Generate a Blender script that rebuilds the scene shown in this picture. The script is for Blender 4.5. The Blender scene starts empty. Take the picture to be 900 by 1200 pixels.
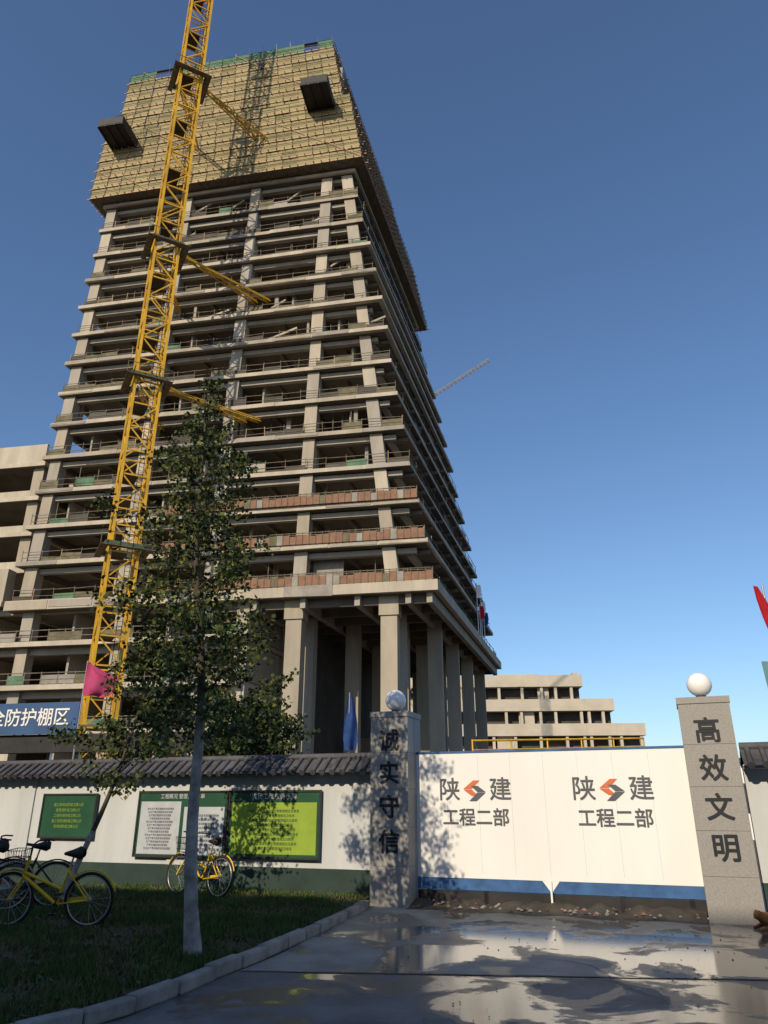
import bpy, math, random
from mathutils import Vector, Matrix, noise
random.seed(7)
R=random.random
def U(a,b): return a+(b-a)*R()
scene=bpy.context.scene
scene.view_settings.view_transform='Standard'
scene.view_settings.look='None'
scene.view_settings.exposure=0

# ---------------------------------------------------------------- materials
def mat(name,c1,c2=None,rough=.8,scale=1.0,bump=0.0,bscale=None,detail=3,spec=.3,metal=0,streak=False,trans=0,contrast=.5):
    m=bpy.data.materials.new(name); m.use_nodes=True
    nt=m.node_tree; N=nt.nodes; L=nt.links
    p=N['Principled BSDF']; p.inputs['Roughness'].default_value=rough
    p.inputs['Metallic'].default_value=metal
    p.inputs['Specular IOR Level'].default_value=spec
    tc=N.new('ShaderNodeTexCoord')
    if c2 is None: c2=tuple(x*.75 for x in c1)
    mp=N.new('ShaderNodeMapping'); L.new(tc.outputs['Object'],mp.inputs['Vector'])
    if streak: mp.inputs['Scale'].default_value=(1,1,.22)
    nz=N.new('ShaderNodeTexNoise'); nz.inputs['Scale'].default_value=scale; nz.inputs['Detail'].default_value=detail; nz.inputs['Roughness'].default_value=.65
    L.new(mp.outputs['Vector'],nz.inputs['Vector'])
    cr=N.new('ShaderNodeValToRGB'); w=.25*(1-contrast)+.05
    cr.color_ramp.elements[0].position=.5-w; cr.color_ramp.elements[0].color=(*c2,1)
    cr.color_ramp.elements[1].position=.5+w; cr.color_ramp.elements[1].color=(*c1,1)
    L.new(nz.outputs['Fac'],cr.inputs['Fac']); L.new(cr.outputs['Color'],p.inputs['Base Color'])
    if bump>0:
        n2=N.new('ShaderNodeTexNoise'); n2.inputs['Scale'].default_value=bscale or scale*8; n2.inputs['Detail'].default_value=4
        L.new(tc.outputs['Object'],n2.inputs['Vector'])
        b=N.new('ShaderNodeBump'); b.inputs['Strength'].default_value=bump; b.inputs['Distance'].default_value=.02
        L.new(n2.outputs['Fac'],b.inputs['Height']); L.new(b.outputs['Normal'],p.inputs['Normal'])
    if trans>0:
        t=N.new('ShaderNodeBsdfTranslucent'); L.new(cr.outputs['Color'],t.inputs['Color'])
        mx=N.new('ShaderNodeMixShader'); mx.inputs[0].default_value=trans
        L.new(p.outputs[0],mx.inputs[1]); L.new(t.outputs[0],mx.inputs[2])
        L.new(mx.outputs[0],N['Material Output'].inputs['Surface'])
    return m
M={}
M['conc']=mat('concrete',(.40,.355,.28),(.25,.22,.175),.9,.5,detail=5,streak=True,contrast=.3)
M['conc_l']=mat('concrete_light',(.50,.445,.36),(.31,.275,.22),.9,.5,detail=5,streak=True,contrast=.3)
M['conc_m']=mat('concrete_formwork_grey',(.36,.33,.28),(.25,.23,.195),.9,.7,detail=5,streak=True,contrast=.3)
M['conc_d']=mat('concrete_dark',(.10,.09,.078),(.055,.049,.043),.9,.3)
M['soffit_shade']=mat('concrete_soffit_shaded',(.16,.142,.118),(.09,.08,.068),.9,.3)  # grey concrete darkened: shade under slabs and beams put into the colour
M['brick']=mat('terracotta_brick',(.27,.15,.095),(.16,.095,.065),.9,2.2,detail=5,contrast=.3)
M['block']=mat('infill_block',(.31,.285,.25),(.20,.185,.165),.9,.8)
M['net1']=mat('scaffold_net_a',(.31,.265,.14),(.22,.19,.10),.9,.7,contrast=.3)
M['net2']=mat('scaffold_net_b',(.36,.305,.165),(.26,.22,.115),.9,.9,contrast=.3)
M['net3']=mat('scaffold_net_c',(.25,.225,.115),(.17,.15,.078),.9,.8,contrast=.3)
M['netg']=mat('green_net',(.11,.21,.13),(.06,.13,.08),.9,.9)
M['nett']=mat('rail_net',(.17,.15,.095),(.09,.085,.055),.9,1.2)
M['pole']=mat('scaffold_pole',(.50,.35,.21),(.30,.17,.10),.6,2)
M['rail']=mat('guard_rail',(.18,.15,.11),(.08,.066,.05),.7,2)
M['yel']=mat('crane_yellow',(.72,.42,.02),(.45,.25,.02),.45,.5,spec=.5)
M['dark']=mat('dark_steel',(.03,.03,.032),(.015,.015,.016),.6,2)
M['green']=mat('crane_collar_green',(.09,.13,.07),(.05,.075,.045),.6,2)
M['white']=mat('white_paint',(.80,.80,.79),(.70,.70,.69),.6,.9,.05,20,detail=5,streak=True,contrast=.1)
M['wallw']=mat('wall_plaster_shaded',(.56,.58,.60),(.38,.40,.41),.85,1.3,.15,15,detail=6,streak=True,contrast=.1)  # white plaster darkened bluish: tree shade put into its colour
M['wallg']=mat('wall_base_green',(.028,.055,.045),(.018,.035,.03),.7,1.5)
M['tile']=mat('grey_roof_tile',(.10,.10,.11),(.045,.045,.05),.7,3,.3,20)
M['blue']=mat('blue_paint',(.05,.14,.34),(.03,.08,.20),.6,3.5)
M['granite']=mat('granite_cladding',(.33,.32,.30),(.23,.22,.21),.55,40,.05,60,contrast=.2)
M['grout']=mat('joint_dark',(.10,.10,.10),None,.9,5)
M['ink']=mat('black_lettering',(.018,.022,.03),None,.5,5)
M['inkg']=mat('grey_lettering',(.10,.11,.13),None,.5,5)
M['red']=mat('red_orange_paint',(.62,.17,.07),(.55,.13,.05),.5,2)
M['redflag']=mat('red_cloth',(.55,.02,.03),(.40,.012,.02),.8,3,trans=.3)
M['pinkflag']=mat('pink_cloth',(.62,.10,.24),(.5,.06,.17),.8,3,trans=.3)
M['blueflag']=mat('blue_cloth',(.03,.09,.28),(.02,.05,.17),.8,3,trans=.2)
M['teal']=mat('teal_cloth',(.20,.40,.42),(.14,.31,.33),.8,2,trans=.3)
M['globe']=mat('opal_glass_globe',(.85,.85,.84),(.80,.80,.79),.25,1,spec=.4)
M['bark']=mat('bark',(.10,.08,.06),(.05,.04,.03),.95,6,.6,30)
M['barkw']=mat('whitewashed_bark',(.40,.39,.37),(.17,.155,.14),.95,5,.6,30)
M['leafa']=mat('leaf_dark',(.038,.058,.016),(.022,.038,.012),.6,3)
M['leafb']=mat('leaf_mid',(.078,.105,.023),(.050,.073,.017),.6,3,trans=.25)
M['leafc']=mat('leaf_light',(.19,.19,.036),(.12,.14,.027),.6,3,trans=.25)
M['soil']=mat('soil',(.12,.095,.07),(.07,.055,.04),.95,.3,.4,4)
M['dirt']=mat('wet_dirt',(.09,.078,.062),(.04,.036,.03),.8,3,.6,12)
M['verge']=mat('verge_soil',(.07,.07,.038),(.04,.04,.024),.95,2,.6,15)
M['grassa']=mat('grass_blade_a',(.06,.11,.024),(.04,.078,.018),.7,3)
M['grassb']=mat('grass_blade_b',(.13,.13,.05),(.08,.08,.03),.7,3)
M['kerb']=mat('kerb_concrete',(.36,.34,.31),(.18,.17,.155),.9,3,.3,20,detail=6)
M['boardg']=mat('board_green',(.02,.08,.042),(.015,.06,.033),.4,3)
M['boardy']=mat('poster_yellowgreen',(.27,.38,.05),(.22,.32,.04),.4,3)
M['paper']=mat('poster_paper',(.45,.48,.50),(.38,.41,.44),.4,4)
M['steel']=mat('steel_tube',(.5,.5,.5),(.4,.4,.4),.35,4,metal=.8)
M['tyre']=mat('tyre_rubber',(.02,.02,.02),None,.8,8)
M['bikey']=mat('bike_yellow',(.75,.50,.02),(.68,.44,.02),.35,3,spec=.5)
M['bikeo']=mat('bike_orange',(.6,.14,.03),None,.35,3,spec=.5)
M['bikew']=mat('bike_white',(.55,.55,.55),None,.35,3,spec=.5)
M['fur']=mat('dog_fur',(.42,.18,.06),(.26,.10,.035),.9,9,.4,60)
M['cream']=mat('cream_wall',(.50,.45,.37),(.40,.36,.29),.9,.15)
M['glassd']=mat('dark_window',(.05,.055,.065),None,.3,1,spec=.5)
M['cloth']=mat('worker_cloth',(.03,.03,.05),None,.9,4)
M['blueroof']=mat('blue_sheet',(.04,.10,.24),(.03,.075,.18),.5,1)

def wetmat(name,dry1,dry2,wet,thr,sc,cx,cy,rx,ry,wr=.09,coat=.6,crgh=.10):
    m=bpy.data.materials.new(name); m.use_nodes=True
    nt=m.node_tree; N=nt.nodes; L=nt.links; p=N['Principled BSDF']
    g=N.new('ShaderNodeNewGeometry')
    nz=N.new('ShaderNodeTexNoise'); nz.inputs['Scale'].default_value=sc; nz.inputs['Detail'].default_value=6; nz.inputs['Roughness'].default_value=.58; nz.inputs['Distortion'].default_value=.6
    L.new(g.outputs['Position'],nz.inputs['Vector'])
    sub=N.new('ShaderNodeVectorMath'); sub.operation='SUBTRACT'; sub.inputs[1].default_value=(cx,cy,0); L.new(g.outputs['Position'],sub.inputs[0])
    dv=N.new('ShaderNodeVectorMath'); dv.operation='DIVIDE'; dv.inputs[1].default_value=(rx,ry,1); L.new(sub.outputs[0],dv.inputs[0])
    ln=N.new('ShaderNodeVectorMath'); ln.operation='LENGTH'; L.new(dv.outputs[0],ln.inputs[0])
    mr=N.new('ShaderNodeMapRange'); mr.inputs[1].default_value=.4; mr.inputs[2].default_value=1.3; mr.inputs[3].default_value=.05; mr.inputs[4].default_value=-.16
    L.new(ln.outputs['Value'],mr.inputs[0])
    ad=N.new('ShaderNodeMath'); ad.operation='ADD'; L.new(nz.outputs['Fac'],ad.inputs[0]); L.new(mr.outputs[0],ad.inputs[1])
    cr=N.new('ShaderNodeValToRGB'); cr.color_ramp.elements[0].position=thr-.014; cr.color_ramp.elements[1].position=thr+.018
    L.new(ad.outputs[0],cr.inputs['Fac'])
    n2=N.new('ShaderNodeTexNoise'); n2.inputs['Scale'].default_value=1.3; n2.inputs['Detail'].default_value=8; n2.inputs['Roughness'].default_value=.7
    L.new(g.outputs['Position'],n2.inputs['Vector'])
    c2=N.new('ShaderNodeValToRGB'); c2.color_ramp.elements[0].position=.38; c2.color_ramp.elements[1].position=.62
    c2.color_ramp.elements[0].color=(*dry2,1); c2.color_ramp.elements[1].color=(*dry1,1); L.new(n2.outputs['Fac'],c2.inputs['Fac'])
    c3=N.new('ShaderNodeValToRGB'); c3.color_ramp.elements[0].position=thr-.08; c3.color_ramp.elements[1].position=thr-.06; L.new(ad.outputs[0],c3.inputs['Fac'])
    mx0=N.new('ShaderNodeMix'); mx0.data_type='RGBA'; L.new(c3.outputs['Color'],mx0.inputs[0]); L.new(c2.outputs['Color'],mx0.inputs[6]); mx0.inputs[7].default_value=(*[x*.42 for x in dry1],1)
    mx=N.new('ShaderNodeMix'); mx.data_type='RGBA'; L.new(cr.outputs['Color'],mx.inputs[0]); L.new(mx0.outputs[2],mx.inputs[6]); mx.inputs[7].default_value=(*wet,1)
    L.new(mx.outputs[2],p.inputs['Base Color'])
    r1=N.new('ShaderNodeMapRange'); r1.inputs[3].default_value=.75; r1.inputs[4].default_value=.45; L.new(c3.outputs['Color'],r1.inputs[0])
    rr=N.new('ShaderNodeMix'); rr.data_type='FLOAT'; L.new(cr.outputs['Color'],rr.inputs[0]); L.new(r1.outputs[0],rr.inputs[2]); rr.inputs[3].default_value=wr
    L.new(rr.outputs[0],p.inputs['Roughness'])
    n3=N.new('ShaderNodeTexNoise'); n3.inputs['Scale'].default_value=45; n3.inputs['Detail'].default_value=5; L.new(g.outputs['Position'],n3.inputs['Vector'])
    inv=N.new('ShaderNodeMapRange'); inv.inputs[3].default_value=.5; inv.inputs[4].default_value=.06; L.new(cr.outputs['Color'],inv.inputs[0])
    b=N.new('ShaderNodeBump'); b.inputs['Distance'].default_value=.01; L.new(inv.outputs[0],b.inputs['Strength']); L.new(n3.outputs['Fac'],b.inputs['Height']); L.new(b.outputs['Normal'],p.inputs['Normal'])
    p.inputs['Specular IOR Level'].default_value=.8
    cm=N.new('ShaderNodeMath'); cm.operation='MULTIPLY'; cm.inputs[1].default_value=coat; L.new(cr.outputs['Color'],cm.inputs[0]); L.new(cm.outputs[0],p.inputs['Coat Weight'])
    p.inputs['Coat Roughness'].default_value=crgh; p.inputs['Coat IOR'].default_value=1.5
    return m
M['drive']=wetmat('wet_concrete_driveway',(.29,.275,.25),(.18,.17,.155),(.12,.115,.105),.50,.85,2.9,10.9,4.2,3.2)
M['asph']=wetmat('damp_asphalt',(.16,.155,.147),(.085,.082,.078),(.05,.05,.05),.55,.8,2.2,7.6,3.8,2.2,.16,.3,.15)

# ---------------------------------------------------------------- builder
class B:
    def __init__(s,name): s.n=name; s.v=[]; s.f=[]; s.mi=[]; s.ms=[]; s.M=Matrix.Identity(4); s.sm=[]
    def m(s,k):
        if k not in s.ms: s.ms.append(k)
        return s.ms.index(k)
    def add(s,vs,fs,k,smooth=False):
        o=len(s.v); i=s.m(k)
        for v in vs: s.v.append(tuple(s.M@Vector(v)))
        for f in fs: s.f.append(tuple(o+x for x in f)); s.mi.append(i); s.sm.append(smooth)
    def box(s,x0,x1,y0,y1,z0,z1,k):
        s.add([(x0,y0,z0),(x1,y0,z0),(x1,y1,z0),(x0,y1,z0),(x0,y0,z1),(x1,y0,z1),(x1,y1,z1),(x0,y1,z1)],
          [(0,3,2,1),(4,5,6,7),(0,1,5,4),(1,2,6,5),(2,3,7,6),(3,0,4,7)],k)
    def prism(s,poly,z0,z1,k):
        n=len(poly)
        vs=[(p[0],p[1],z0) for p in poly]+[(p[0],p[1],z1) for p in poly]
        s.add(vs,[tuple(range(n))[::-1],tuple(range(n,2*n))]+[(i,(i+1)%n,n+(i+1)%n,n+i) for i in range(n)],k)
    def beam(s,p,q,w,h,k):
        p=Vector(p);q=Vector(q);d=(q-p)
        if d.length<1e-6: return
        d.normalize(); up=Vector((0,0,1)) if abs(d.z)<.95 else Vector((0,1,0))
        x=d.cross(up).normalized(); y=x.cross(d).normalized()
        a=x*w/2;b=y*h/2
        s.add([p-a-b,p+a-b,p+a+b,p-a+b,q-a-b,q+a-b,q+a+b,q-a+b],[(0,3,2,1),(4,5,6,7),(0,1,5,4),(1,2,6,5),(2,3,7,6),(3,0,4,7)],k)
    def cyl(s,p,q,r1,r2=None,n=8,k='steel',cap=True):
        if r2 is None:r2=r1
        p=Vector(p);q=Vector(q);d=(q-p).normalized(); up=Vector((0,0,1)) if abs(d.z)<.95 else Vector((0,1,0))
        x=d.cross(up).normalized(); y=x.cross(d).normalized()
        vs=[]
        for c,r in ((p,r1),(q,r2)):
            for i in range(n):
                t=2*math.pi*i/n; vs.append(c+x*math.cos(t)*r+y*math.sin(t)*r)
        fs=[(i,(i+1)%n,n+(i+1)%n,n+i) for i in range(n)]
        s.add(vs,fs,k,True)
        if cap: s.add(vs,[tuple(range(n))[::-1],tuple(range(n,2*n))],k)
    def tube(s,pts,rad,n=8,k='bark'):
        for i in range(len(pts)-1):
            s.cyl(pts[i],pts[i+1],rad[i],rad[i+1],n,k,cap=(i==len(pts)-2))
    def ring(s,c,ax,Rr,r,n=28,m=6,k='tyre',a0=0,a1=2*math.pi):
        c=Vector(c);ax=Vector(ax).normalized(); up=Vector((0,0,1)); x=ax.cross(up).normalized(); y=x.cross(ax).normalized()
        vs=[];fs=[]; full=abs(a1-a0-2*math.pi)<1e-6; nn=n if full else n+1
        for i in range(nn):
            t=a0+(a1-a0)*i/n; dr=x*math.cos(t)+y*math.sin(t)
            for j in range(m):
                u=2*math.pi*j/m; vs.append(c+dr*(Rr+r*math.cos(u))+ax*r*math.sin(u))
        for i in range(n):
            i2=(i+1)%nn
            for j in range(m): fs.append((i*m+j,i2*m+j,i2*m+(j+1)%m,i*m+(j+1)%m))
        s.add(vs,fs,k,True)
    def sphere(s,c,r,k,n=24,m=14,sz=1):
        vs=[];fs=[]
        for j in range(m+1):
            ph=math.pi*j/m
            for i in range(n):
                t=2*math.pi*i/n; vs.append((c[0]+r*math.sin(ph)*math.cos(t),c[1]+r*math.sin(ph)*math.sin(t),c[2]+r*sz*math.cos(ph)))
        for j in range(m):
            for i in range(n): fs.append((j*n+i,(j+1)*n+i,(j+1)*n+(i+1)%n,j*n+(i+1)%n))
        s.add(vs,fs,k,True)
    def done(s,parent=None,bevel=0,origin=None):
        me=bpy.data.meshes.new(s.n)
        if origin is None:
            xs=[v[0] for v in s.v];ys=[v[1] for v in s.v];zs=[v[2] for v in s.v]
            origin=((min(xs)+max(xs))/2,(min(ys)+max(ys))/2,min(zs))
        ox,oy,oz=origin
        me.from_pydata([(a-ox,b-oy,c-oz) for a,b,c in s.v],[],s.f)
        for k in s.ms: me.materials.append(M[k])
        me.polygons.foreach_set('material_index',s.mi); me.polygons.foreach_set('use_smooth',s.sm); me.update()
        ob=bpy.data.objects.new(s.n,me); scene.collection.objects.link(ob); ob.location=origin
        if bevel:
            b=ob.modifiers.new('bevel','BEVEL'); b.width=bevel; b.segments=2; b.limit_method='ANGLE'
        if parent:
            ob.parent=parent; ob.matrix_parent_inverse=Matrix.Translation(parent.location).inverted()
        return ob
def empty(name,loc):
    e=bpy.data.objects.new(name,None); e.location=loc; scene.collection.objects.link(e); e.empty_display_size=.3; return e
def frame(o,ang): return Matrix.Translation(o)@Matrix.Rotation(math.radians(ang),4,'Z')
def text(name,body,size,F,x,y,z,k,parent,bold=0.0,line=1.0):
    """text on a wall whose local frame F has x along the wall and -y facing out; bold = stroke thickening"""
    cu=bpy.data.curves.new(name,'FONT'); cu.body=body; cu.size=size; cu.align_x='CENTER'; cu.align_y='CENTER'; cu.space_line=line
    ob=bpy.data.objects.new(name+'_tmp',cu); scene.collection.objects.link(ob)
    bpy.context.view_layer.update()
    me0=bpy.data.meshes.new_from_object(ob.evaluated_get(bpy.context.evaluated_depsgraph_get()))
    bpy.data.objects.remove(ob)
    vs0=[v.co.copy() for v in me0.vertices]; fs0=[tuple(p.vertices) for p in me0.polygons]
    sh=[(0,0)] if not bold else [(0,0),(bold,0),(-bold,0),(0,bold),(0,-bold),(bold*.7,bold*.7),(-bold*.7,bold*.7),(bold*.7,-bold*.7),(-bold*.7,-bold*.7)]
    V=[];Fc=[]
    for i,(a,c_) in enumerate(sh):
        o=len(V); V+=[(v.x+a,v.y+c_,.0006*i) for v in vs0]; Fc+=[tuple(o+q for q in f) for f in fs0]
    me=bpy.data.meshes.new(name); me.from_pydata(V,[],Fc); me.materials.append(M[k])
    o=bpy.data.objects.new(name,me); scene.collection.objects.link(o)
    mw=F@Matrix.Translation((x,y,z))@Matrix.Rotation(math.radians(90),4,'X')
    o.parent=parent; o.matrix_parent_inverse=Matrix.Translation(parent.location).inverted()
    o.matrix_basis=mw

# ---------------------------------------------------------------- world / sun / camera
el=30; lx,ly=.48,.877
w=bpy.data.worlds.new("World"); scene.world=w; w.use_nodes=True
nt=w.node_tree; bg=nt.nodes['Background']; sky=nt.nodes.new('ShaderNodeTexSky'); sky.sky_type='NISHITA'; sky.sun_disc=False
sky.sun_elevation=math.radians(el); sky.sun_rotation=math.atan2(-lx,-ly)%(2*math.pi)
sky.air_density=1.1; sky.dust_density=.7; sky.ozone_density=5.5; sky.altitude=0
nt.links.new(sky.outputs[0],bg.inputs[0]); bg.inputs[1].default_value=.135
sl=bpy.data.lights.new('sun','SUN'); sl.energy=4.5; sl.angle=math.radians(.5); sl.color=(1,.84,.61)
so=bpy.data.objects.new('sun',sl); scene.collection.objects.link(so); so.location=(-30,-55,40)
c=math.cos(math.radians(el)); so.rotation_euler=Vector((lx*c,ly*c,-math.sin(math.radians(el)))).to_track_quat('-Z','Y').to_euler()
cd=bpy.data.cameras.new('camera'); cam=bpy.data.objects.new('camera',cd); scene.collection.objects.link(cam)
cam.location=(0,0,1.6); cam.rotation_euler=(math.radians(112),0,0)
cd.sensor_fit='VERTICAL'; cd.sensor_height=36; cd.sensor_width=27; cd.lens=25.47; cd.clip_end=4000
scene.camera=cam

# ---------------------------------------------------------------- ground
b=B('ground'); b.add([(-1500,-1500,0),(1500,-1500,0),(1500,1500,0),(-1500,1500,0)],[(0,1,2,3)],'soil'); b.done(origin=(0,0,0))
def sheet(name,poly,z,k):
    b=B(name); b.add([(p[0],p[1],z) for p in poly],[tuple(range(len(poly)))],k); return b.done(origin=(0,0,0))
sheet('asphalt_road',[(-60,-11),(60,-11),(60,12),(9,12),(-.6,12),(-1.3,9.3),(-1.7,8.2),(-2.1,6.9),(-3.3,5.6),(-6,4.7),(-60,4)],.004,'asph')
sheet('concrete_driveway',[(-1.2,9.6),(-1.50,8.7),(7.5,8.0),(8.2,12.2),(8,30),(-.4,30),(-.4,13.2)],.008,'drive')
b=B('driveway_joint')
for i in range(30):
    x0=-1.46+i*.3; x1=x0+.3; y0=8.7-.078*(x0+1.46)+.01*math.sin(i*2.1); y1=8.7-.078*(x1+1.46)+.01*math.sin((i+1)*2.1)
    b.add([(x0,y0,.012),(x1,y1,.012),(x1,y1+.02,.012),(x0,y0+.02,.012)],[(0,1,2,3)],'grout')
for (x,y,a) in ((1.2,9.3,.4),(4.6,10.0,1.9),(3.0,7.6,2.6),(-.2,6.8,.2),(5.0,7.0,1.2)):
    for i in range(26):
        a+=U(-.35,.35); x2=x+.11*math.cos(a); y2=y+.11*math.sin(a)
        b.add([(x,y,.0125),(x2,y2,.0125),(x2+.006,y2+.008,.0125),(x+.006,y+.008,.0125)],[(0,1,2,3)],'grout'); x,y=x2,y2
b.done()
kp=[(-.22,13.75),(-.36,13.1),(-.72,11.6),(-.98,10.6),(-1.3,9.4),(-1.66,8.3),(-2.05,7.1),(-2.6,6.2),(-3.4,5.45),(-5,4.9),(-8,4.55),(-14,4.3),(-40,4.1)]
def cat(pts,n):
    out=[]
    for i in range(len(pts)-1):
        p0=Vector(pts[max(i-1,0)]);p1=Vector(pts[i]);p2=Vector(pts[i+1]);p3=Vector(pts[min(i+2,len(pts)-1)])
        for j in range(n):
            t=j/n; out.append(.5*((2*p1)+(p2-p0)*t+(2*p0-5*p1+4*p2-p3)*t*t+(3*p1-p0-3*p2+p3)*t*t*t))
    out.append(Vector(pts[-1])); return out
kc=cat(kp,2)
def offs(pts,d):
    o=[]
    for i,p in enumerate(pts):
        t=(pts[min(i+1,len(pts)-1)]-pts[max(i-1,0)]).normalized(); o.append(Vector((p.x-t.y*d,p.y+t.x*d)))
    return o
ko=offs(kc,.13)
if ko[4].x>kc[4].x: ko=offs(kc,-.13)
b=B('kerb')
for i in range(len(kc)-1):
    a,bb,c1,d=kc[i],kc[i+1],ko[i+1],ko[i]
    g=(bb-a)*.008; jz=Vector((U(-.012,.012),U(-.012,.012)))
    h=.125+U(-.012,.012)
    pl=[a+g+jz,bb-g+jz,c1-g+jz,d+g+jz]
    ar=sum(pl[j].x*pl[(j+1)%4].y-pl[(j+1)%4].x*pl[j].y for j in range(4))
    if ar<0: pl=pl[::-1]
    b.prism(pl,0,h,'kerb')
b.done(bevel=.02)
b=B('grass_verge')
poly=[(p.x,p.y) for p in ko][::-1]+[(-.2,14.6),(-30,25),(-40,25)]
ar=sum(poly[j][0]*poly[(j+1)%len(poly)][1]-poly[(j+1)%len(poly)][0]*poly[j][1] for j in range(len(poly)))
if ar<0: poly=poly[::-1]
b.prism(poly,.0,.10,'verge')
def inside(x,y):
    c=False; n=len(poly); j=n-1
    for i in range(n):
        xi,yi=poly[i];xj,yj=poly[j]
        if (yi>y)!=(yj>y) and x<(xj-xi)*(y-yi)/(yj-yi)+xi: c=not c
        j=i
    return c
cnt=0
while cnt<58000:
    y=U(4.6,16); x=U(-9,0)
    if abs(x)/max(y,1)>.62: continue
    if not inside(x,y): continue
    nn=noise.noise(Vector((x*1.1,y*1.1,0)))+.5*noise.noise(Vector((x*4,y*4,3)))
    if nn<-.15 and R()<.8: continue
    if y>8 and R()<.25: continue
    h=U(.03,.085)*(1.0+max(nn,0)); a=U(0,6.28); wd=U(.004,.009)*(1+ y/14); dx=math.cos(a);dy=math.sin(a); l=U(-.04,.04);l2=U(-.04,.04)
    b.add([(x-dx*wd,y-dy*wd,.098),(x+dx*wd,y+dy*wd,.098),(x+l,y+l2,.1+h)],[(0,1,2)],'grassa' if nn>-.05+U(-.25,.25) else 'grassb'); cnt+=1
for _ in range(1100):
    y=U(5,14); x=U(-7,0)
    if not inside(x,y): continue
    s=U(.015,.035); b.add([(x-s,y,.11+U(0,.05)),(x,y-s,.11+U(0,.05)),(x+s,y,.11+U(0,.05)),(x,y+s,.12)],[(0,1,2,3)],'grassb')
b.done(origin=(0,0,0))

# ---------------------------------------------------------------- gate & pillars & walls
GA=-21.3; GF=frame((2.7,13.17,0),GA)
def pillar(lx_,chars,w_):
    loc=GF@Vector((lx_,0,0)); e=empty('gate_pillar',loc)
    b=B('shaft'); b.M=GF@Matrix.Translation((lx_,0,0))
    h=w_/2
    z=0.0
    for i in range(5):
        b.box(-h,h,-h,h,z,z+.615,'granite'); b.box(-h+.004,h-.004,-h+.004,h-.004,z+.615,z+.62,'grout'); z+=.62
    b.box(-h-.015,h+.015,-h-.015,h+.015,3.10,3.2,'granite')
    b.box(-h-.002,-h+.0,-.004,.004,0.01,3.08,'grout'); b.box(h,h+.002,-.004,.004,0.01,3.08,'grout')
    b.done(e,bevel=.004)
    g=B('lamp_globe'); g.M=b.M
    g.cyl((0,0,3.2),(0,0,3.27),.09,.075,16,'dark'); g.sphere((0,0,3.44),.195,'globe'); g.done(e)
    for i,ch in enumerate(chars):
        text('letter_%d'%(i+1),ch,.40,b.M,-.0,-h-.003,2.66-.56*i,'ink',e,.010)
    return e
pillar(-2.66,'诚实守信',.72); pillar(2.70,'高效文明',.76)
e=empty('site_gate',GF@Vector((0,0,0)))
b=B('gate_panels'); b.M=GF
x0,x1=-2.30,2.32
b.box(x0,x1,.10,.14,.44,2.46,'white'); b.box(x0,x1,.095,.145,.26,.437,'blue'); b.box(x0,x1,.09,.15,2.463,2.50,'blue')
for i in range(1,8):
    x=x0+(x1-x0)*i/8
    b.box(x-.002,x+.002,.0985,.0995,.52,2.42,'paper')
b.box(-.015,.015,.05,.15,.10,.437,'white')
b.add([(-.14,.088,.44),(.14,.088,.44),(0,.088,.26)],[(0,2,1)],'white')
for x in (x0+.2,-1.1,0.0,1.1,x1-.2):
    b.box(x-.04,x+.04,.11,.19,.0,.26,'dark'); b.ring((x,.15,.09),(0,1,0),.07,.02,14,6,'tyre')
b.box(x0,x1,.11,.13,.02,.24,'dark')
for zz in (.7,1.5,2.3): b.box(x0,x1,.142,.18,zz-.03,zz+.03,'steel')
b.done(e)
for gx in (-1.22,1.12):
    text('letter_shan','陕',.40,GF,gx-.46,.092,1.83,'inkg',e,.004); text('letter_jian','建',.40,GF,gx+.46,.092,1.83,'inkg',e,.004)
    text('letters_dept','工程二部',.30,GF,gx,.092,1.38,'inkg',e,.005)
    b=B('logo'); b.M=GF@Matrix.Translation((gx,.092,1.83))
    b.add([(-.20,0,.03),(-.02,0,.17),(.10,0,.17),(-.05,0,.03)],[(0,3,2,1)],'red')
    b.add([(-.20,-.001,.02),(-.05,-.001,.02),(.06,-.001,-.08),(-.06,-.001,-.08)],[(0,3,2,1)],'red')
    b.add([(.20,-.002,-.03),(.05,-.002,-.03),(-.10,-.002,-.17),(.03,-.002,-.17)],[(0,1,2,3)],'inkg')
    b.add([(.20,-.003,-.02),(.05,-.003,-.02),(-.06,-.003,.08),(.06,-.003,.08)],[(0,3,2,1)],'inkg')
    b.done(e)
b=B('dirt_bank'); b.M=GF
nx=90
vs=[];fs=[]
for i in range(nx+1):
    x=-2.3+4.6*i/nx
    for j,(yy,hh) in enumerate(((-.55,0),(-.3,.03),(-.05,.09),(.09,.10),(.3,.0))):
        vs.append((x,yy+(.18 if j<2 else .06)*noise.noise(Vector((x*2,j,0))),.009+hh*(1+1.4*noise.noise(Vector((x*3.3,j*.8,5)))) if hh else .005))
for i in range(nx):
    for j in range(4): a=i*5+j; fs.append((a,a+5,a+6,a+1))
b.add(vs,fs,'dirt',True)
for _ in range(140):
    x=U(-2.2,2.2); y=U(-.45,.1); s=U(.012,.045); m0=b.M; b.M=GF@Matrix.Translation((x,y,.03+max(0,.09*(y+.5))))@Matrix.Rotation(U(0,3),4,'Z')
    b.add([(-s,-s,0),(s,-s*.7,0),(s*.8,s,0),(-s*.7,s*.9,0),(s*.2,0,s*.9)],[(0,1,4),(1,2,4),(2,3,4),(3,0,4)],random.choice(['kerb','brick','block','dirt'])); b.M=m0
b.done()

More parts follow.
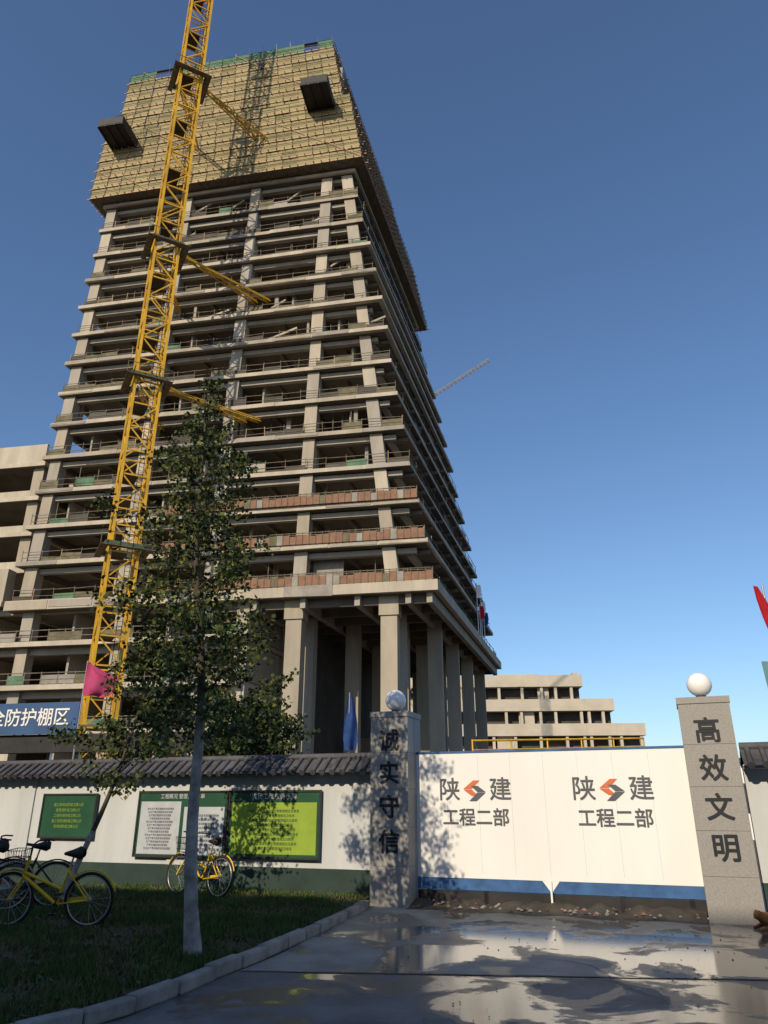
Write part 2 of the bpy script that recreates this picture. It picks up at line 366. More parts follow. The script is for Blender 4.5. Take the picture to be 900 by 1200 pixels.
WA=-19; WF=frame((.0,14.28,0),WA)
def coping(b,xa,xb):
    b.box(xa,xb,-.10,.26,2.12,2.18,'wallw')
    b.add([(xa,-.34,2.16),(xb,-.34,2.16),(xb,.08,2.44),(xa,.08,2.44)],[(0,1,2,3)],'tile')
    b.add([(xa,.50,2.16),(xb,.50,2.16),(xb,.08,2.44),(xa,.08,2.44)],[(3,2,1,0)],'tile')
    b.add([(xa,-.34,2.155),(xb,-.34,2.155),(xb,.5,2.155),(xa,.5,2.155)],[(3,2,1,0)],'tile')
    n=int((xb-xa)/.2)
    for i in range(n):
        x=xa+.1+i*.2+U(-.01,.01); j=U(-.012,.012)
        b.cyl((x,-.36+j,2.165),(x,.08,2.455),.045,.045,6,'tile'); b.cyl((x,.52,2.165),(x,.08,2.455),.045,.045,6,'tile')
        b.cyl((x,-.365+j,2.16),(x,-.35+j,2.17),.06,.06,8,'tile')
    b.cyl((xa,.08,2.46),(xb,.08,2.46),.06,.06,8,'tile')
e=empty('perimeter_wall',WF@Vector((-8,0,0)))
b=B('wall_body'); b.M=WF
b.box(-30,-.12,0,.2,.52,2.12,'wallw'); b.box(-30,-.12,-.02,.22,.05,.518,'wallg')
for i in range(8): 
    x=-3.9*i-.4
    b.box(x-.2,x+.2,-.035,0,.52,2.12,'wallw')
b.done(e); b=B('tile_coping'); b.M=WF; coping(b,-30,-.12); b.done(e)
RF=frame((5.55,12.05,0),GA); e=empty('perimeter_wall',RF@Vector((4,0,0)))
b=B('wall_body'); b.M=RF; b.box(.08,20,.05,.25,.52,2.12,'wallw'); b.box(.08,20,.03,.27,0,.518,'wallg'); b.done(e)
b=B('tile_coping'); b.M=RF; coping(b,.08,20); b.done(e)

def board(xl,xr,z0,z1,kind):
    e=empty('notice_board',WF@Vector(((xl+xr)/2,-.05,z0)))
    b=B('board_panel'); b.M=WF
    b.box(xl,xr,-.075,-.037,z0,z1,'boardg')
    for (a,c_,d,f) in ((xl,xr,z0,z0+.035),(xl,xr,z1-.035,z1),(xl,xl+.035,z0+.036,z1-.036),(xr-.035,xr,z0+.036,z1-.036)):
        b.box(a,c_,-.095,-.077,d,f,'dark')
    if kind=='y':
        b.box(xl+.08,xr-.08,-.08,-.078,z0+.08,z1-.22,'boardy')
    if kind=='w':
        b.box(xl+.08,xl+1.02,-.08,-.078,z0+.06,z1-.2,'paper'); b.box(xl+1.1,xr-.07,-.08,-.078,z0+.06,z1-.3,'paper')
    b.done(e)
    if kind=='y':
        text('title','农民工维权告示牌',.12,WF,(xl+xr)/2,-.082,z1-.12,'paper',e,.0015)
        text('lines','\n'.join('本项目施工现场安全文明管理规定及联系'[(i*3)%5:] for i in range(9)),.06,WF,(xl+xr)/2,-.084,z0+.50,'boardg',e,.0,1.35)
    if kind=='w':
        text('title','工程概况 管理人员名单',.10,WF,(xl+xr)/2,-.082,z1-.11,'paper',e,.0012)
        text('lines','\n'.join('安全生产责任制度项目经理部'[(i*5)%4:] for i in range(13)),.048,WF,xl+.55,-.084,z0+.52,'inkg',e,.0,1.25)
        text('lines_b','\n'.join('质量保证体系框图管理网络'[(i*2)%5:] for i in range(9)),.05,WF,xl+1.6,-.084,z0+.46,'inkg',e,.0,1.5)
    if kind=='g':
        text('lines','\n'.join('施工现场消防保卫牌公示'[(i*2)%3:] for i in range(5)),.07,WF,(xl+xr)/2,-.084,(z0+z1)/2,'boardy',e,.0,1.5)
board(-3.17,-1.22,.66,1.86,'y'); board(-5.27,-3.19,.64,1.86,'w'); board(-7.7,-6.3,.95,1.82,'g')

# ---------------------------------------------------------------- tower under construction
Z0=19.3; FH=3.96
A0,B0,C0,D0=[Vector(p) for p in ((4.4,60),(-36,67.2),(15.7,98.8),(-24.5,106))]
A1,B1,C1,D1=[Vector(p) for p in ((-3.5,64),(-35.0,69.7),(5.3,94.5),(-26,100.2))]
def P(a,bb,z,out=0):
    t=max(0,(z-Z0)/51.5)
    A=A0+(A1-A0)*t;Bq=B0+(B1-B0)*t;C=C0+(C1-C0)*t;D=D0+(D1-D0)*t
    p=(A*(1-a)+Bq*a)*(1-bb)+(C*(1-a)+D*a)*bb
    if out:
        f=(Bq-A).normalized(); n=Vector((f.y,-f.x)); 
        if n.y>0:n=-n
        s=(C-A).normalized(); m=Vector((s.y,-s.x))
        if m.x<0:m=-m
        p=p+n*out*(1 if bb<.5 else -1)+m*out*(1 if a<.5 else -1)
    return p
def aX(X,z,bb=0):
    p=P(0,bb,z);q=P(1,bb,z); return (p.x-X)/(p.x-q.x)
tower=empty('tower_building',(-12,80,0))
cols=[(.55,-4.6),(-7.9,-6.9),(-16.3,-15.6),(-24.9,-24.3),(-34.7,-34.2)]
def colX(i,z):
    t=min(max((z-Z0)/51.5,0),1.3); return cols[i][0]*(1-t)+cols[i][1]*t
sb=[.05,.27,.49,.71,.94]
def vbox(b,p,w_,z0,z1,k,ang=-10,p2=None,wy=None):
    p2=p2 or p; wy=wy or w_
    r=Matrix.Rotation(math.radians(ang),2)
    vs=[]
    for q,z in ((p,z0),(p2,z1)):
        for sx,sy in ((-1,-1),(1,-1),(1,1),(-1,1)):
            d=r@Vector((sx*w_/2,sy*wy/2)); vs.append((q.x+d.x,q.y+d.y,z))
    b.add(vs,[(0,3,2,1),(4,5,6,7),(0,1,5,4),(1,2,6,5),(2,3,7,6),(3,0,4,7)],k)
bs=B('floor_slabs'); bc=B('columns'); bi=B('infill_walls'); br=B('guard_rails'); bp=B('brick_parapets'); bb_=B('beams')
NF=18
CK=['conc','conc','conc_l','conc_m']
for k in range(0,NF+1):
    z=Z0+FH*k
    ex=U(-.25,.35); exr=U(-.2,.6)
    th=.42 if k else .95
    q=[P(0,0,z,ex+ (exr if k<13 else 0)*.4),P(1,0,z,ex*.4),P(1,1,z),P(0,1,z,ex)]
    poly_=[(p.x,p.y) for p in q][::-1]
    bs.prism(poly_,z-th+.25,z+.25,random.choice(['conc_l','conc_l','conc']))
    qi=[P(.004,.004,z),P(.996,.004,z),P(.996,.99,z),P(.004,.99,z)]
    bs.add([(p.x,p.y,z-th+.247) for p in qi],[(0,1,2,3)],'soffit_shade')  # dark sheet under the slab, painted shade of the ceiling
    n=9
    for j in range(n):
        if R()<.55:
            t0=j/n+.002;t1=(j+1)/n-.002
            p=q[0].lerp(q[1],t0);r2=q[0].lerp(q[1],t1)
            bs.beam((p.x,p.y-.01,z+.25-th/2+U(-.05,.05)),(r2.x,r2.y-.01,z+.25-th/2+U(-.05,.05)),.08,th*U(.6,1.15),random.choice(['conc_m','conc','conc_l','block']))
    if k==NF: break
    zt=z+FH-.2
    for i in range(5):
        p=P(aX(colX(i,z),z),.03,z); p2=P(aX(colX(i,zt),zt),.03,zt)
        vbox(bc,p,U(1.15,1.3),z+.25,zt,random.choice(CK),p2=p2,wy=1.2)
        if i>0:
            for bq in (.27,.94):
                vbox(bc,P(aX(colX(i,z),z,bq),bq,z),1.0,z+.25,zt,'conc_m')
    for bq in sb[1:]:
        a_=.05
        vbox(bc,P(a_,bq,z),1.0,z+.25,zt,random.choice(CK),p2=P(a_,bq,zt))
        vbox(bc,P(.96,bq,z),1.0,z+.25,zt,'conc',p2=P(.96,bq,zt))
    zb=z+FH-.2
    for bq in (.03,.15,.27):
        p=P(.03,bq,zb);q2=P(.985,bq,zb); bb_.beam((p.x,p.y,zb-.33),(q2.x,q2.y,zb-.33),.5,.65 if bq>.1 else .5,'conc_m' if bq<.1 else 'soffit_shade')
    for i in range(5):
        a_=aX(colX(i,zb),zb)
        p=P(a_,.037,zb);q2=P(a_,.3,zb); bb_.beam((p.x,p.y,zb-.30),(q2.x,q2.y,zb-.30),.45,.55,'soffit_shade')
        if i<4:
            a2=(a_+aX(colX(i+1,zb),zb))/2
            p=P(a2,.037,zb);q2=P(a2,.3,zb); bb_.beam((p.x,p.y,zb-.24),(q2.x,q2.y,zb-.24),.3,.4,'soffit_shade')
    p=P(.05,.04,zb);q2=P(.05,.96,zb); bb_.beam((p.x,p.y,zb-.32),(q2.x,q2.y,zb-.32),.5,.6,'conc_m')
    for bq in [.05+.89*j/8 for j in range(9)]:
        p=P(.005,bq,zb);q2=P(.2,bq,zb); bb_.beam((p.x,p.y,zb-.22),(q2.x,q2.y,zb-.22),.35,.4,'soffit_shade')
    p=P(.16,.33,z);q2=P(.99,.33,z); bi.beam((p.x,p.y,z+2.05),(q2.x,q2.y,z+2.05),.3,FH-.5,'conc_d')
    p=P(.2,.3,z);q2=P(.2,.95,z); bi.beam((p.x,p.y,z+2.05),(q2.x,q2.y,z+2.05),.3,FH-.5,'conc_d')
    for i in range(4):
        aL=aX(colX(i,z),z);aR=aX(colX(i+1,z),z)
        if R()<.34:
            u0=U(0,.6);u1=u0+U(.12,.38); a0_=aL+(aR-aL)*u0;a1_=aL+(aR-aL)*min(u1,.98)
            dpt=random.choice([.06,.10,.16]); p=P(a0_,dpt,z);q2=P(a1_,dpt,z)
            bi.beam((p.x,p.y,z+.25+1.6),(q2.x,q2.y,z+.25+1.6),.2,3.2,'block')
        if R()<.3:
            p=P(aL+.01,.045,z);q2=P(aR-.01,.045,z); hh=U(.5,1.0)
            bi.beam((p.x,p.y,z+.25+hh/2),(q2.x,q2.y,z+.25+hh/2),.2,hh,random.choice(['conc_m','block','conc_d']))
        for _ in range(2):
            if R()<.4:
                a_=U(aL,aR); vbox(bc,P(a_,U(.04,.12),z),U(.25,.5),z+.25,zt,random.choice(['conc_m','block']))
        if R()<.3:
            a_=U(aL,aR); p=P(a_,.05,z);q2=P(a_,.2,z); bi.beam((p.x,p.y,z+1.9),(q2.x,q2.y,z+1.9),.2,3.2,'conc_m')
        if R()<.35:
            for _ in range(random.randint(3,7)):
                p=P(U(aL,aR),U(.03,.12),z); br.beam((p.x,p.y,z+.25),(p.x,p.y,zt-.2),.07,.07,'rail')
    if k<=13:
        def railrun(P0,P1,n,net):
            for hz in (.5,1.1):
                for j in range(n):
                    p=P0.lerp(P1,j/n);q_=P0.lerp(P1,(j+1)/n)
                    br.beam((p.x,p.y,z+.25+hz+U(-.05,.05)),(q_.x,q_.y,z+.25+hz+U(-.05,.05)),.05,.05,'rail')
            for j in range(n+1):
                p=P0.lerp(P1,j/n); br.beam((p.x,p.y,z+.25),(p.x+U(-.05,.05),p.y,z+.25+1.2+U(0,.15)),.05,.05,'rail' if R()<.85 else 'pole')
                if j<n and R()<net:
                    q_=P0.lerp(P1,(j+1)/n); s1=z+.25+U(.02,.2)
                    hh=U(.45,.95)
                    br.beam((p.x,p.y+.03,s1+hh/2),(q_.x,q_.y+.03,s1+hh/2+U(-.1,.1)),.02,hh,random.choice(['nett','nett','nett','conc_d','conc_m','netg'] if R()<.4 else ['nett','conc_d']))
        railrun(P(.008,.008,z),P(.992,.008,z),19,.6)
        railrun(P(.008,.012,z),P(.008,.985,z),14,.4)
    for j in range(14):
        a_=U(.03,.97); p=P(a_,.02+U(0,.03),z); h=U(.1,.6); l=U(.3,2)
        bi.M=Matrix.Translation((p.x,p.y,z+.25))@Matrix.Rotation(U(-.4,.2),4,'Z'); bi.box(-l/2,l/2,-.2,.2,0,h,random.choice(['block','brick','conc_l','conc_d'])); bi.M=Matrix.Identity(4)
for k in (0,1,2):
    z=Z0+FH*k+.25
    a_end=.62
    n=40
    for j in range(n):
        t0=.004+(a_end-.004)*j/n; t1=.004+(a_end-.004)*(j+1)/n-.0008
        p=P(t0,-.0045,z-.25);q=P(t1,-.0045,z-.25)
        h=.85+U(-.12,.12)
        bp.beam((p.x,p.y,z+h/2),(q.x,q.y,z+h/2),.18,h,'brick' if R()<.86 else random.choice(['nett','block']))
        bp.beam((p.x,p.y-.12,z),(p.x,p.y-.12,z+1.15),.05,.05,'rail')
    p=P(.006,-.005,z);q=P(a_end,-.005,z); bp.beam((p.x,p.y,z+1.1),(q.x,q.y,z+1.1),.06,.06,'rail')
for i in (0,1,2):
    for bq,w_ in ((.045,1.45),(.14,1.35)):
        p=P(aX(colX(i,Z0),Z0,bq)-(0 if bq<.1 else .02),bq,Z0); vbox(bc,p,w_,0,Z0-.71,'conc' if bq<.1 else 'conc_m')
        if bq<.1: vbox(bc,p,1.75,Z0-2.4,Z0-.713,'conc')
for bq in sb[1:]:
    for a_ in (.06,.14,.26): vbox(bc,P(a_,bq,Z0),1.35,0,Z0-.71,'conc')
for bq in [.03+.95*j/11 for j in range(12)]:
    p=P(.01,bq,Z0);q=P(.5,bq,Z0); bb_.beam((p.x,p.y,Z0-1.10),(q.x,q.y,Z0-1.10),.45,.78,'soffit_shade')
for a_ in (.015,.06,.17,.29,.4):
    p=P(a_,.01,Z0);q=P(a_,.99,Z0); bb_.beam((p.x,p.y,Z0-1.15),(q.x,q.y,Z0-1.15),.5,.9,'conc_m')
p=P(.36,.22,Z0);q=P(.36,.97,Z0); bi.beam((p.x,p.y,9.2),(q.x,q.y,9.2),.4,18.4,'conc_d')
p=P(.36,.24,Z0);q=P(.55,.24,Z0); bi.beam((p.x,p.y,9.2),(q.x,q.y,9.2),.4,18.4,'conc')
p=P(.17,.55,Z0);q=P(.35,.55,Z0); bi.beam((p.x,p.y,4.2),(q.x,q.y,4.2),.4,8.4,'conc')
def Q(a,bb,z): 
    p=P(0,bb,Z0);q=P(1,bb,Z0); return p+(q-p)*a
for k in range(-4,5):
    z=Z0+FH*k+.25
    if k<0:
        q=[Q(.42,.0,z),Q(1.5,.0,z),Q(1.5,.7,z),Q(.42,.7,z)]
        bs.prism([(p.x,p.y) for p in q][::-1],z-.45,z,'conc_l')
        bs.add([(p.x,p.y+.1,z-.453) for p in q],[(0,1,2,3)],'soffit_shade')
        for a_ in (.43,.52,.72,.955,1.2,1.42):
            vbox(bc,Q(a_,.035,z),1.15,z,z+FH-.45,random.choice(CK))
            if a_>.5: p=Q(a_-.1,.05,z);q_=Q(a_-.1,.2,z); bi.beam((p.x,p.y,z+1.7),(q_.x,q_.y,z+1.7),.25,3.3,'conc_m')
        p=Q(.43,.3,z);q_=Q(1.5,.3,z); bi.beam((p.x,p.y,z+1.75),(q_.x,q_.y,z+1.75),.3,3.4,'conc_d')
        p=Q(.43,.035,z);q_=Q(1.5,.035,z); bb_.beam((p.x,p.y,z+FH-.75),(q_.x,q_.y,z+FH-.75),.45,.6,'conc_m')
        for hz in (.5,1.1): 
            p=Q(.43,.008,z);q_=Q(1.5,.008,z); br.beam((p.x,p.y,z+hz),(q_.x,q_.y,z+hz),.07,.07,'rail')
        for j in range(26):
            p=Q(.43+1.07*j/26,.008,z); q_=Q(.43+1.07*(j+1)/26,.008,z); br.beam((p.x,p.y,z),(p.x,p.y,z+1.2),.07,.07,'rail')
            if R()<.6: br.beam((p.x,p.y,z+.5),(q_.x,q_.y,z+.5),.03,.8,random.choice(['nett','block','netg','nett']))
    elif k<=4:
        fr=.05 if k>=1 else 0
        q=[Q(1.012,fr,z),Q(1.6,fr,z),Q(1.6,.8,z),Q(1.012,.8,z)]
        bs.prism([(p.x,p.y) for p in q][::-1],z-.45,z,'conc_l')
        bs.add([(p.x,p.y+.1,z-.453) for p in q],[(0,1,2,3)],'soffit_shade')
        if k<4:
            for a_ in (1.04,1.25,1.45): vbox(bc,Q(a_,fr+.03,z),1.2,z,z+FH-.45,'conc')
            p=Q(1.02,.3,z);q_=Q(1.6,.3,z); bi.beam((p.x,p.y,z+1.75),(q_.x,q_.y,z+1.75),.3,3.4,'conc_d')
            p=Q(1.05,fr+.02,z);q_=Q(1.6,fr+.02,z); bi.beam((p.x,p.y,z+.5),(q_.x,q_.y,z+.5),.2,1.0,'conc_l')
        else:
            p=Q(1.02,fr+.01,z);q_=Q(1.6,fr+.01,z); bi.beam((p.x,p.y,z+1.1),(q_.x,q_.y,z+1.1),.3,2.2,'conc_l')
for j in range(12):
    k=random.randint(7,12); z=Z0+FH*k+.3; a_=U(.1,.8); p=P(a_,.04,z);q=P(a_-U(.08,.16),.04,z)
    br.beam((p.x,p.y,z+U(.1,.6)),(q.x,q.y,z+U(1.6,3.0)),.18,.22,random.choice(['conc_l','conc_m','block']))
for o in (bs,bc,bb_,bi,br,bp): o.done(tower)

# scaffold crown
sc=empty('scaffolding',(-18,66,71))
b=B('scaffold_netting'); pb=B('scaffold_poles')
nets=['net1','net1','net1','net2','net2','net3']
def scaf(za,zb_,out,greentop=False,mside=.12):
    nz=int(round((zb_-za)/1.75)); dz=(zb_-za)/nz
    cs=lambda z:[P(0,0,z,out),P(1,0,z,out),P(1,1,z,out),P(0,1,z,out)]
    for side in (0,1,2,3):
        for r_ in range(nz):
            z0=za+dz*r_; z1=z0+dz
            c0=cs(z0);c1=cs(z1)
            p0,q0=c0[side],c0[(side+1)%4];p1,q1=c1[side],c1[(side+1)%4]
            n=int((q0-p0).length/1.9)
            dirn=(q0-p0).normalized(); nn=Vector((dirn.y,-dirn.x)); cc=P(.5,.5,z0)
            if (p0-cc).dot(nn)<0: nn=-nn
            for j in range(n):
                k=random.choice(nets)
                if side==3: k='net3' if R()<.6 else 'nett'
                a0=p0.lerp(q0,j/n);a1=p0.lerp(q0,(j+1)/n);d0=p1.lerp(q1,j/n);d1=p1.lerp(q1,(j+1)/n)
                skip=(side==3 and R()<mside) or (greentop and r_==nz-1 and R()<.15)
                if greentop and r_>=nz-1: k='netg'
                sgn=U(-.04,.04)
                if not skip: b.add([(a0.x,a0.y+sgn,z0+.05),(a1.x,a1.y+sgn,z0+.05),(d1.x,d1.y+sgn,z1-.05),(d0.x,d0.y+sgn,z1-.05)],[(0,1,2,3)],k)
                for st in (0,.5):
                    e0=a0.lerp(a1,st); l=.35+U(0,.2)
                    pb.beam((e0.x,e0.y,z0),(e0.x+nn.x*l,e0.y+nn.y*l,z0),.09,.09,'pole')
                if side in(0,3):
                    pb.beam((a0.x+nn.x*.08,a0.y+nn.y*.08,z0),(d0.x+nn.x*.08,d0.y+nn.y*.08,z1+(U(.3,1.1) if greentop and r_==nz-1 else 0)),.05,.05,'rail' if side==3 or R()<.6 else 'pole')
                    if j%7==r_%7: pb.beam((a0.x+nn.x*.14,a0.y+nn.y*.14,z0),(d1.x+nn.x*.14,d1.y+nn.y*.14,z1),.06,.06,'pole')
            for hz in (0,.55):
                pb.beam((p0.x+nn.x*.1,p0.y+nn.y*.1,z0+hz*dz),(q0.x+nn.x*.1,q0.y+nn.y*.1,z0+hz*dz),.06,.05 if hz else .13,'pole' if not hz else 'rail')
    for r_ in range(0,nz+1,1):
        z=za+dz*r_; c0=cs(z); i0=[P(0,0,z,-.0),P(1,0,z,0),P(1,1,z,0),P(0,1,z,0)]
        for s_ in range(4):
            s2=(s_+1)%4
            b.add([(c0[s_].x,c0[s_].y,z),(c0[s2].x,c0[s2].y,z),(i0[s2].x,i0[s2].y,z),(i0[s_].x,i0[s_].y,z)],[(0,1,2,3)],'rail')
scaf(71.2,82.6,1.3); scaf(82.7,95.4,.45,True,.2)
b.done(sc); pb.done(sc)
def platform(X,z):
    p=P(aX(X,z),0,z,1.0); F=frame((p.x,p.y,z),-10)
    b=B('loading_platform'); b.M=F
    b.box(-1.6,1.6,-3.9,.4,-.12,0,'dark')
    for x in (-1.6,-.6,.6,1.6): b.beam((x,-4.0,-.22),(x,.6,-.22),.16,.2,'dark')
    for x in (-1.6,1.6):
        b.box(x-.03,x+.03,-3.9,.2,0,1.1,'dark')
        b.cyl((x,-3.8,1.0),(x,1.0,8),.035,.035,5,'dark'); b.cyl((x,-2.0,1.0),(x,1.0,6),.035,.035,5,'dark')
    b.box(-1.6,1.6,-3.93,-3.87,0,1.1,'dark'); b.done(sc)
platform(-8.4,80.6); platform(-32.0,79.6)
def skinfig(name,verts,edges,radii,k,loc,parent=None,sub=2,root=0):
    me=bpy.data.meshes.new(name); me.from_pydata(verts,edges,[]); ob=bpy.data.objects.new(name,me); scene.collection.objects.link(ob)
    md=ob.modifiers.new('skin','SKIN'); md.use_smooth_shade=True
    sv=me.skin_vertices[0].data
    for i,r in enumerate(radii): sv[i].radius=(r,r) if not isinstance(r,tuple) else r
    sv[root].use_root=True
    s=ob.modifiers.new('sub','SUBSURF'); s.levels=sub; s.render_levels=sub
    me.materials.append(M[k]); ob.location=loc
    if parent: ob.parent=parent; ob.matrix_parent_inverse=Matrix.Translation(parent.location).inverted()
    return ob
wp=P(aX(-16.6,89.7),0,89.7,.95)
wk=skinfig('construction_worker',[(0,0,.92),(0,.02,1.2),(0,0,1.42),(0,-.02,1.56),(0,-.04,1.70),(-.22,0,1.40),(-.34,-.1,1.15),(-.30,-.3,1.3),(.22,0,1.40),(.36,.0,1.6),(.42,.1,1.82),(-.11,0,.86),(-.16,-.08,.48),(-.14,.02,.05),(-.14,-.12,.03),(.11,0,.86),(.2,-.1,.55),(.24,.0,.22),(.24,-.12,.2)],
 [(0,1),(1,2),(2,3),(3,4),(2,5),(5,6),(6,7),(2,8),(8,9),(9,10),(0,11),(11,12),(12,13),(13,14),(0,15),(15,16),(16,17),(17,18)],
 [.17,.16,.17,.07,.12,.08,.06,.045,.08,.06,.045,.12,.08,.055,.05,.12,.08,.055,.05],'cloth',(wp.x,wp.y-.3,89.7),None)

# ---------------------------------------------------------------- tower cranes
cr=empty('tower_crane',(-21.7,57,0))
b=B('mast'); b.M=frame((-21.7,57,0),28); h=1.1; bay=2.3; n=48
for sx in (-h,h):
    for sy in (-h,h): b.box(sx-.11,sx+.11,sy-.11,sy+.11,0,n*bay,'yel')
cs=[(-h,-h),(h,-h),(h,h),(-h,h)]
for i in range(n):
    z=i*bay
    for s_ in range(4):
        p,q=cs[s_],cs[(s_+1)%4]
        b.beam((*p,z),(*q,z),.12,.12,'yel')
        if i%2: p,q=q,p
        b.beam((*p,z),(*q,z+bay),.10,.10,'yel')
    if i%3==0: b.box(-h,.3,-h,h,z+.05,z+.1,'dark')
    b.beam((.4,.3,z),(.4,.3,z+bay),.05,.05,'dark'); b.beam((.8,.3,z),(.8,.3,z+bay),.05,.05,'dark')
    for q in range(6): b.beam((.4,.3,z+q*.38),(.8,.3,z+q*.38),.03,.03,'dark')
b.done(cr)
b=B('tie_collars')
for z in (21.2,37.2,52.7,76.5):
    b.M=frame((-21.7,57,z),28)
    for s_ in range(4):
        p,q=[(x*1.35,y*1.35) for x,y in (cs[s_],cs[(s_+1)%4])]; b.beam((*p,0),(*q,0),.28,.42,'green')
    b.box(-2.0,2.0,-2.0,-1.5,-.30,-.25,'rail'); b.box(-2.0,-1.5,-1.5,2.0,-.30,-.25,'rail'); b.box(1.5,2.0,-1.5,2.0,-.30,-.25,'rail')
    for x in (-2,-1,0,1,2): b.beam((x,-2,-.25),(x,-2,.8),.05,.05,'rail')
    b.beam((-2,-2,.8),(2,-2,.8),.05,.05,'rail')
    b.M=Matrix.Identity(4)
    if z>30:
        for X,o in ((-13.0,0),(-23.5,.5),(-14.5,.8)):
            t=P(aX(X,z),.03,z); s0=Vector((-21.7+(1.3 if X>-20 else -1.2),57+1,z+o*.3))
            e0=Vector((t.x,t.y,z+.6))
            d=(e0-s0); side=Vector((d.y,-d.x,0)).normalized()*.22
            up=Vector((0,0,.28))
            for c_ in (side+up*0,-side+up*0,up*1.2): b.beam(s0+c_,e0+c_,.1,.1,'yel')
            m_=10
            for j in range(m_):
                a_=s0+d*(j/m_);c2_=s0+d*((j+1)/m_); b.beam(a_+side,c2_-side,.06,.06,'yel'); b.beam(a_-side,c2_+up*1.2,.06,.06,'yel')
b.done(cr)
b=B('jib_and_cab'); b.M=frame((-21.7,57,110.4),8)
def lattice(b,p,q,w_,hh,n,k='yel',t=.12):
    p=Vector(p);q=Vector(q);d=q-p;s=Vector((d.y,-d.x,0)).normalized()*w_/2;u=Vector((0,0,hh))
    for c_ in (s,-s,u): b.beam(p+c_,q+c_,t,t,k)
    for j in range(n):
        a_=p+d*j/n;c2_=p+d*(j+1)/n; m_=(a_+c2_)/2
        b.beam(a_+s,c2_-s,t*.6,t*.6,k)
        for g in (s,-s): b.beam(a_+g,m_+u,t*.6,t*.6,k); b.beam(m_+u,c2_+g,t*.6,t*.6,k)
b.box(-1.4,1.4,-1.4,1.4,0,1.2,'yel'); b.box(-2.9,-1.5,-2.2,-.6,.2,2.4,'white')
lattice(b,(-1,0,1.6),(-52,0,1.6),1.4,1.4,26); lattice(b,(1,0,1.6),(15,0,1.6),1.4,.9,7); b.box(11,14.5,-.9,.9,-1,1.4,'conc_d')
lattice(b,(0,0,1.2),(0,.01,9),1.2,.1,4); b.cyl((0,0,9),(-30,0,3),.05,.05,5,'dark'); b.cyl((0,0,9),(14,0,2.4),.05,.05,5,'dark')
b.done(cr)
c2=empty('tower_crane',(6,165,0))
b=B('mast'); 
for sx in (-1,1):
    for sy in (-1,1): b.box(6+sx-.12,6+sx+.12,165+sy-.12,165+sy+.12,0,96,'pole')
for i in range(32):
    z=3*i
    for s_ in range(4):
        p,q=[(-1,-1),(1,-1),(1,1),(-1,1)][s_],[(1,-1),(1,1),(-1,1),(-1,-1)][s_]
        b.beam((6+p[0],165+p[1],z),(6+q[0],165+q[1],z+3),.14,.14,'pole')
b.done(c2); b=B('luffing_jib'); lattice(b,(6,165,96),(28.2,165,112),1.1,.8,22,'block',.12); lattice(b,(6,165,96),(-3,165,98),1.5,1,4,'block',.2); b.done(c2)

# ---------------------------------------------------------------- low background building
def ribbon(name,ox,oy,ang,secs,depth,fh,S):
    e=empty(name,(ox,oy,0)); b=B('storeys'); b.M=frame((ox,oy,0),ang)@Matrix.Scale(S,4)
    for (xa,xb,nf) in secs:
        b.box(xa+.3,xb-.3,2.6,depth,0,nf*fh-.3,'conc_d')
        for k in range(nf):
            z=k*fh
            b.box(xa,xb,0,depth+.3,z+fh-.7,z+fh,'cream'); b.box(xa,xb,0,.25,z+fh+.002,z+fh+1.5,'cream')
            b.box(xb-.25,xb,.252,depth,z+fh+.002,z+fh+1.5,'cream')
            x=xa+.5
            while x<xb-.3:
                b.box(x,x+.5,.3,1.0,z+.02,z+fh-.703,'cream'); x+=U(2.6,5)
            for _ in range(3):
                if xb-xa>7: x=U(xa,xb-6); b.box(x,x+U(2,5),1.2,1.4,z,z+fh-.71,'cream')
    b.box(secs[0][0]+4,secs[0][0]+12,5,10,secs[0][2]*fh,secs[0][2]*fh+2.6,'cream')
    b.box(secs[0][1]-16,secs[0][1]-8,3,9,secs[0][2]*fh,secs[0][2]*fh+2.2,'cream')
    b.box(secs[0][1]-1.2,secs[0][1]-.2,3,9,secs[0][2]*fh,secs[0][2]*fh+2.4,'cream')
    return b.done(e)
ribbon('terraced_building',68.5,254,-4,[(-50,-.02,5),(0,5.5,4),(5.52,10.8,3)],24,4.55,1.79)
b=B('yellow_pipe_rail')
b.cyl((7,60,6.3),(24,70,7.3),.09,.09,6,'yel'); b.cyl((7,60,5.6),(24,70,6.6),.05,.05,6,'yel')
for j in range(6): 
    x=7+3.4*j; y=60+2*j; b.cyl((x,y,0),(x,y,6.4+.2*j),.07,.07,6,'yel')
b.done()
b=B('site_hut'); b.M=frame((12,40,0),-10)
b.box(-6,10,0,5,0,3.6,'white'); b.box(-6.3,10.3,-.3,5.3,3.6,3.8,'blueroof')
for i in range(7): b.box(-5+i*2.1,-3.9+i*2.1,-.02,0,1.2,2.6,'glassd')
b.done()

# unseen block added behind the camera to throw the foreground into shade
ab=empty('shade_block',(-18,-20,0)); b=B('storeys'); b.M=frame((-15.0,-16.6,0),-19.5)
H=19.25
b.box(-34,34,-12,0,0,H,'cream')
for k in range(6):
    b.box(-34.1,34.1,0,.12,k*3.1+3.0,k*3.1+3.1,'conc_l')
    for i in range(18): b.box(-33+i*3.7,-31+i*3.7,.0,.03,k*3.1+1,k*3.1+2.6,'glassd'); 
b.box(-34.2,34.2,-.2,.14,H,H+.35,'conc_l')
for x in (-20,-6,9,22): b.box(x,x+3,-6,-2,H,H+.3,'conc_l')
b.done(ab)

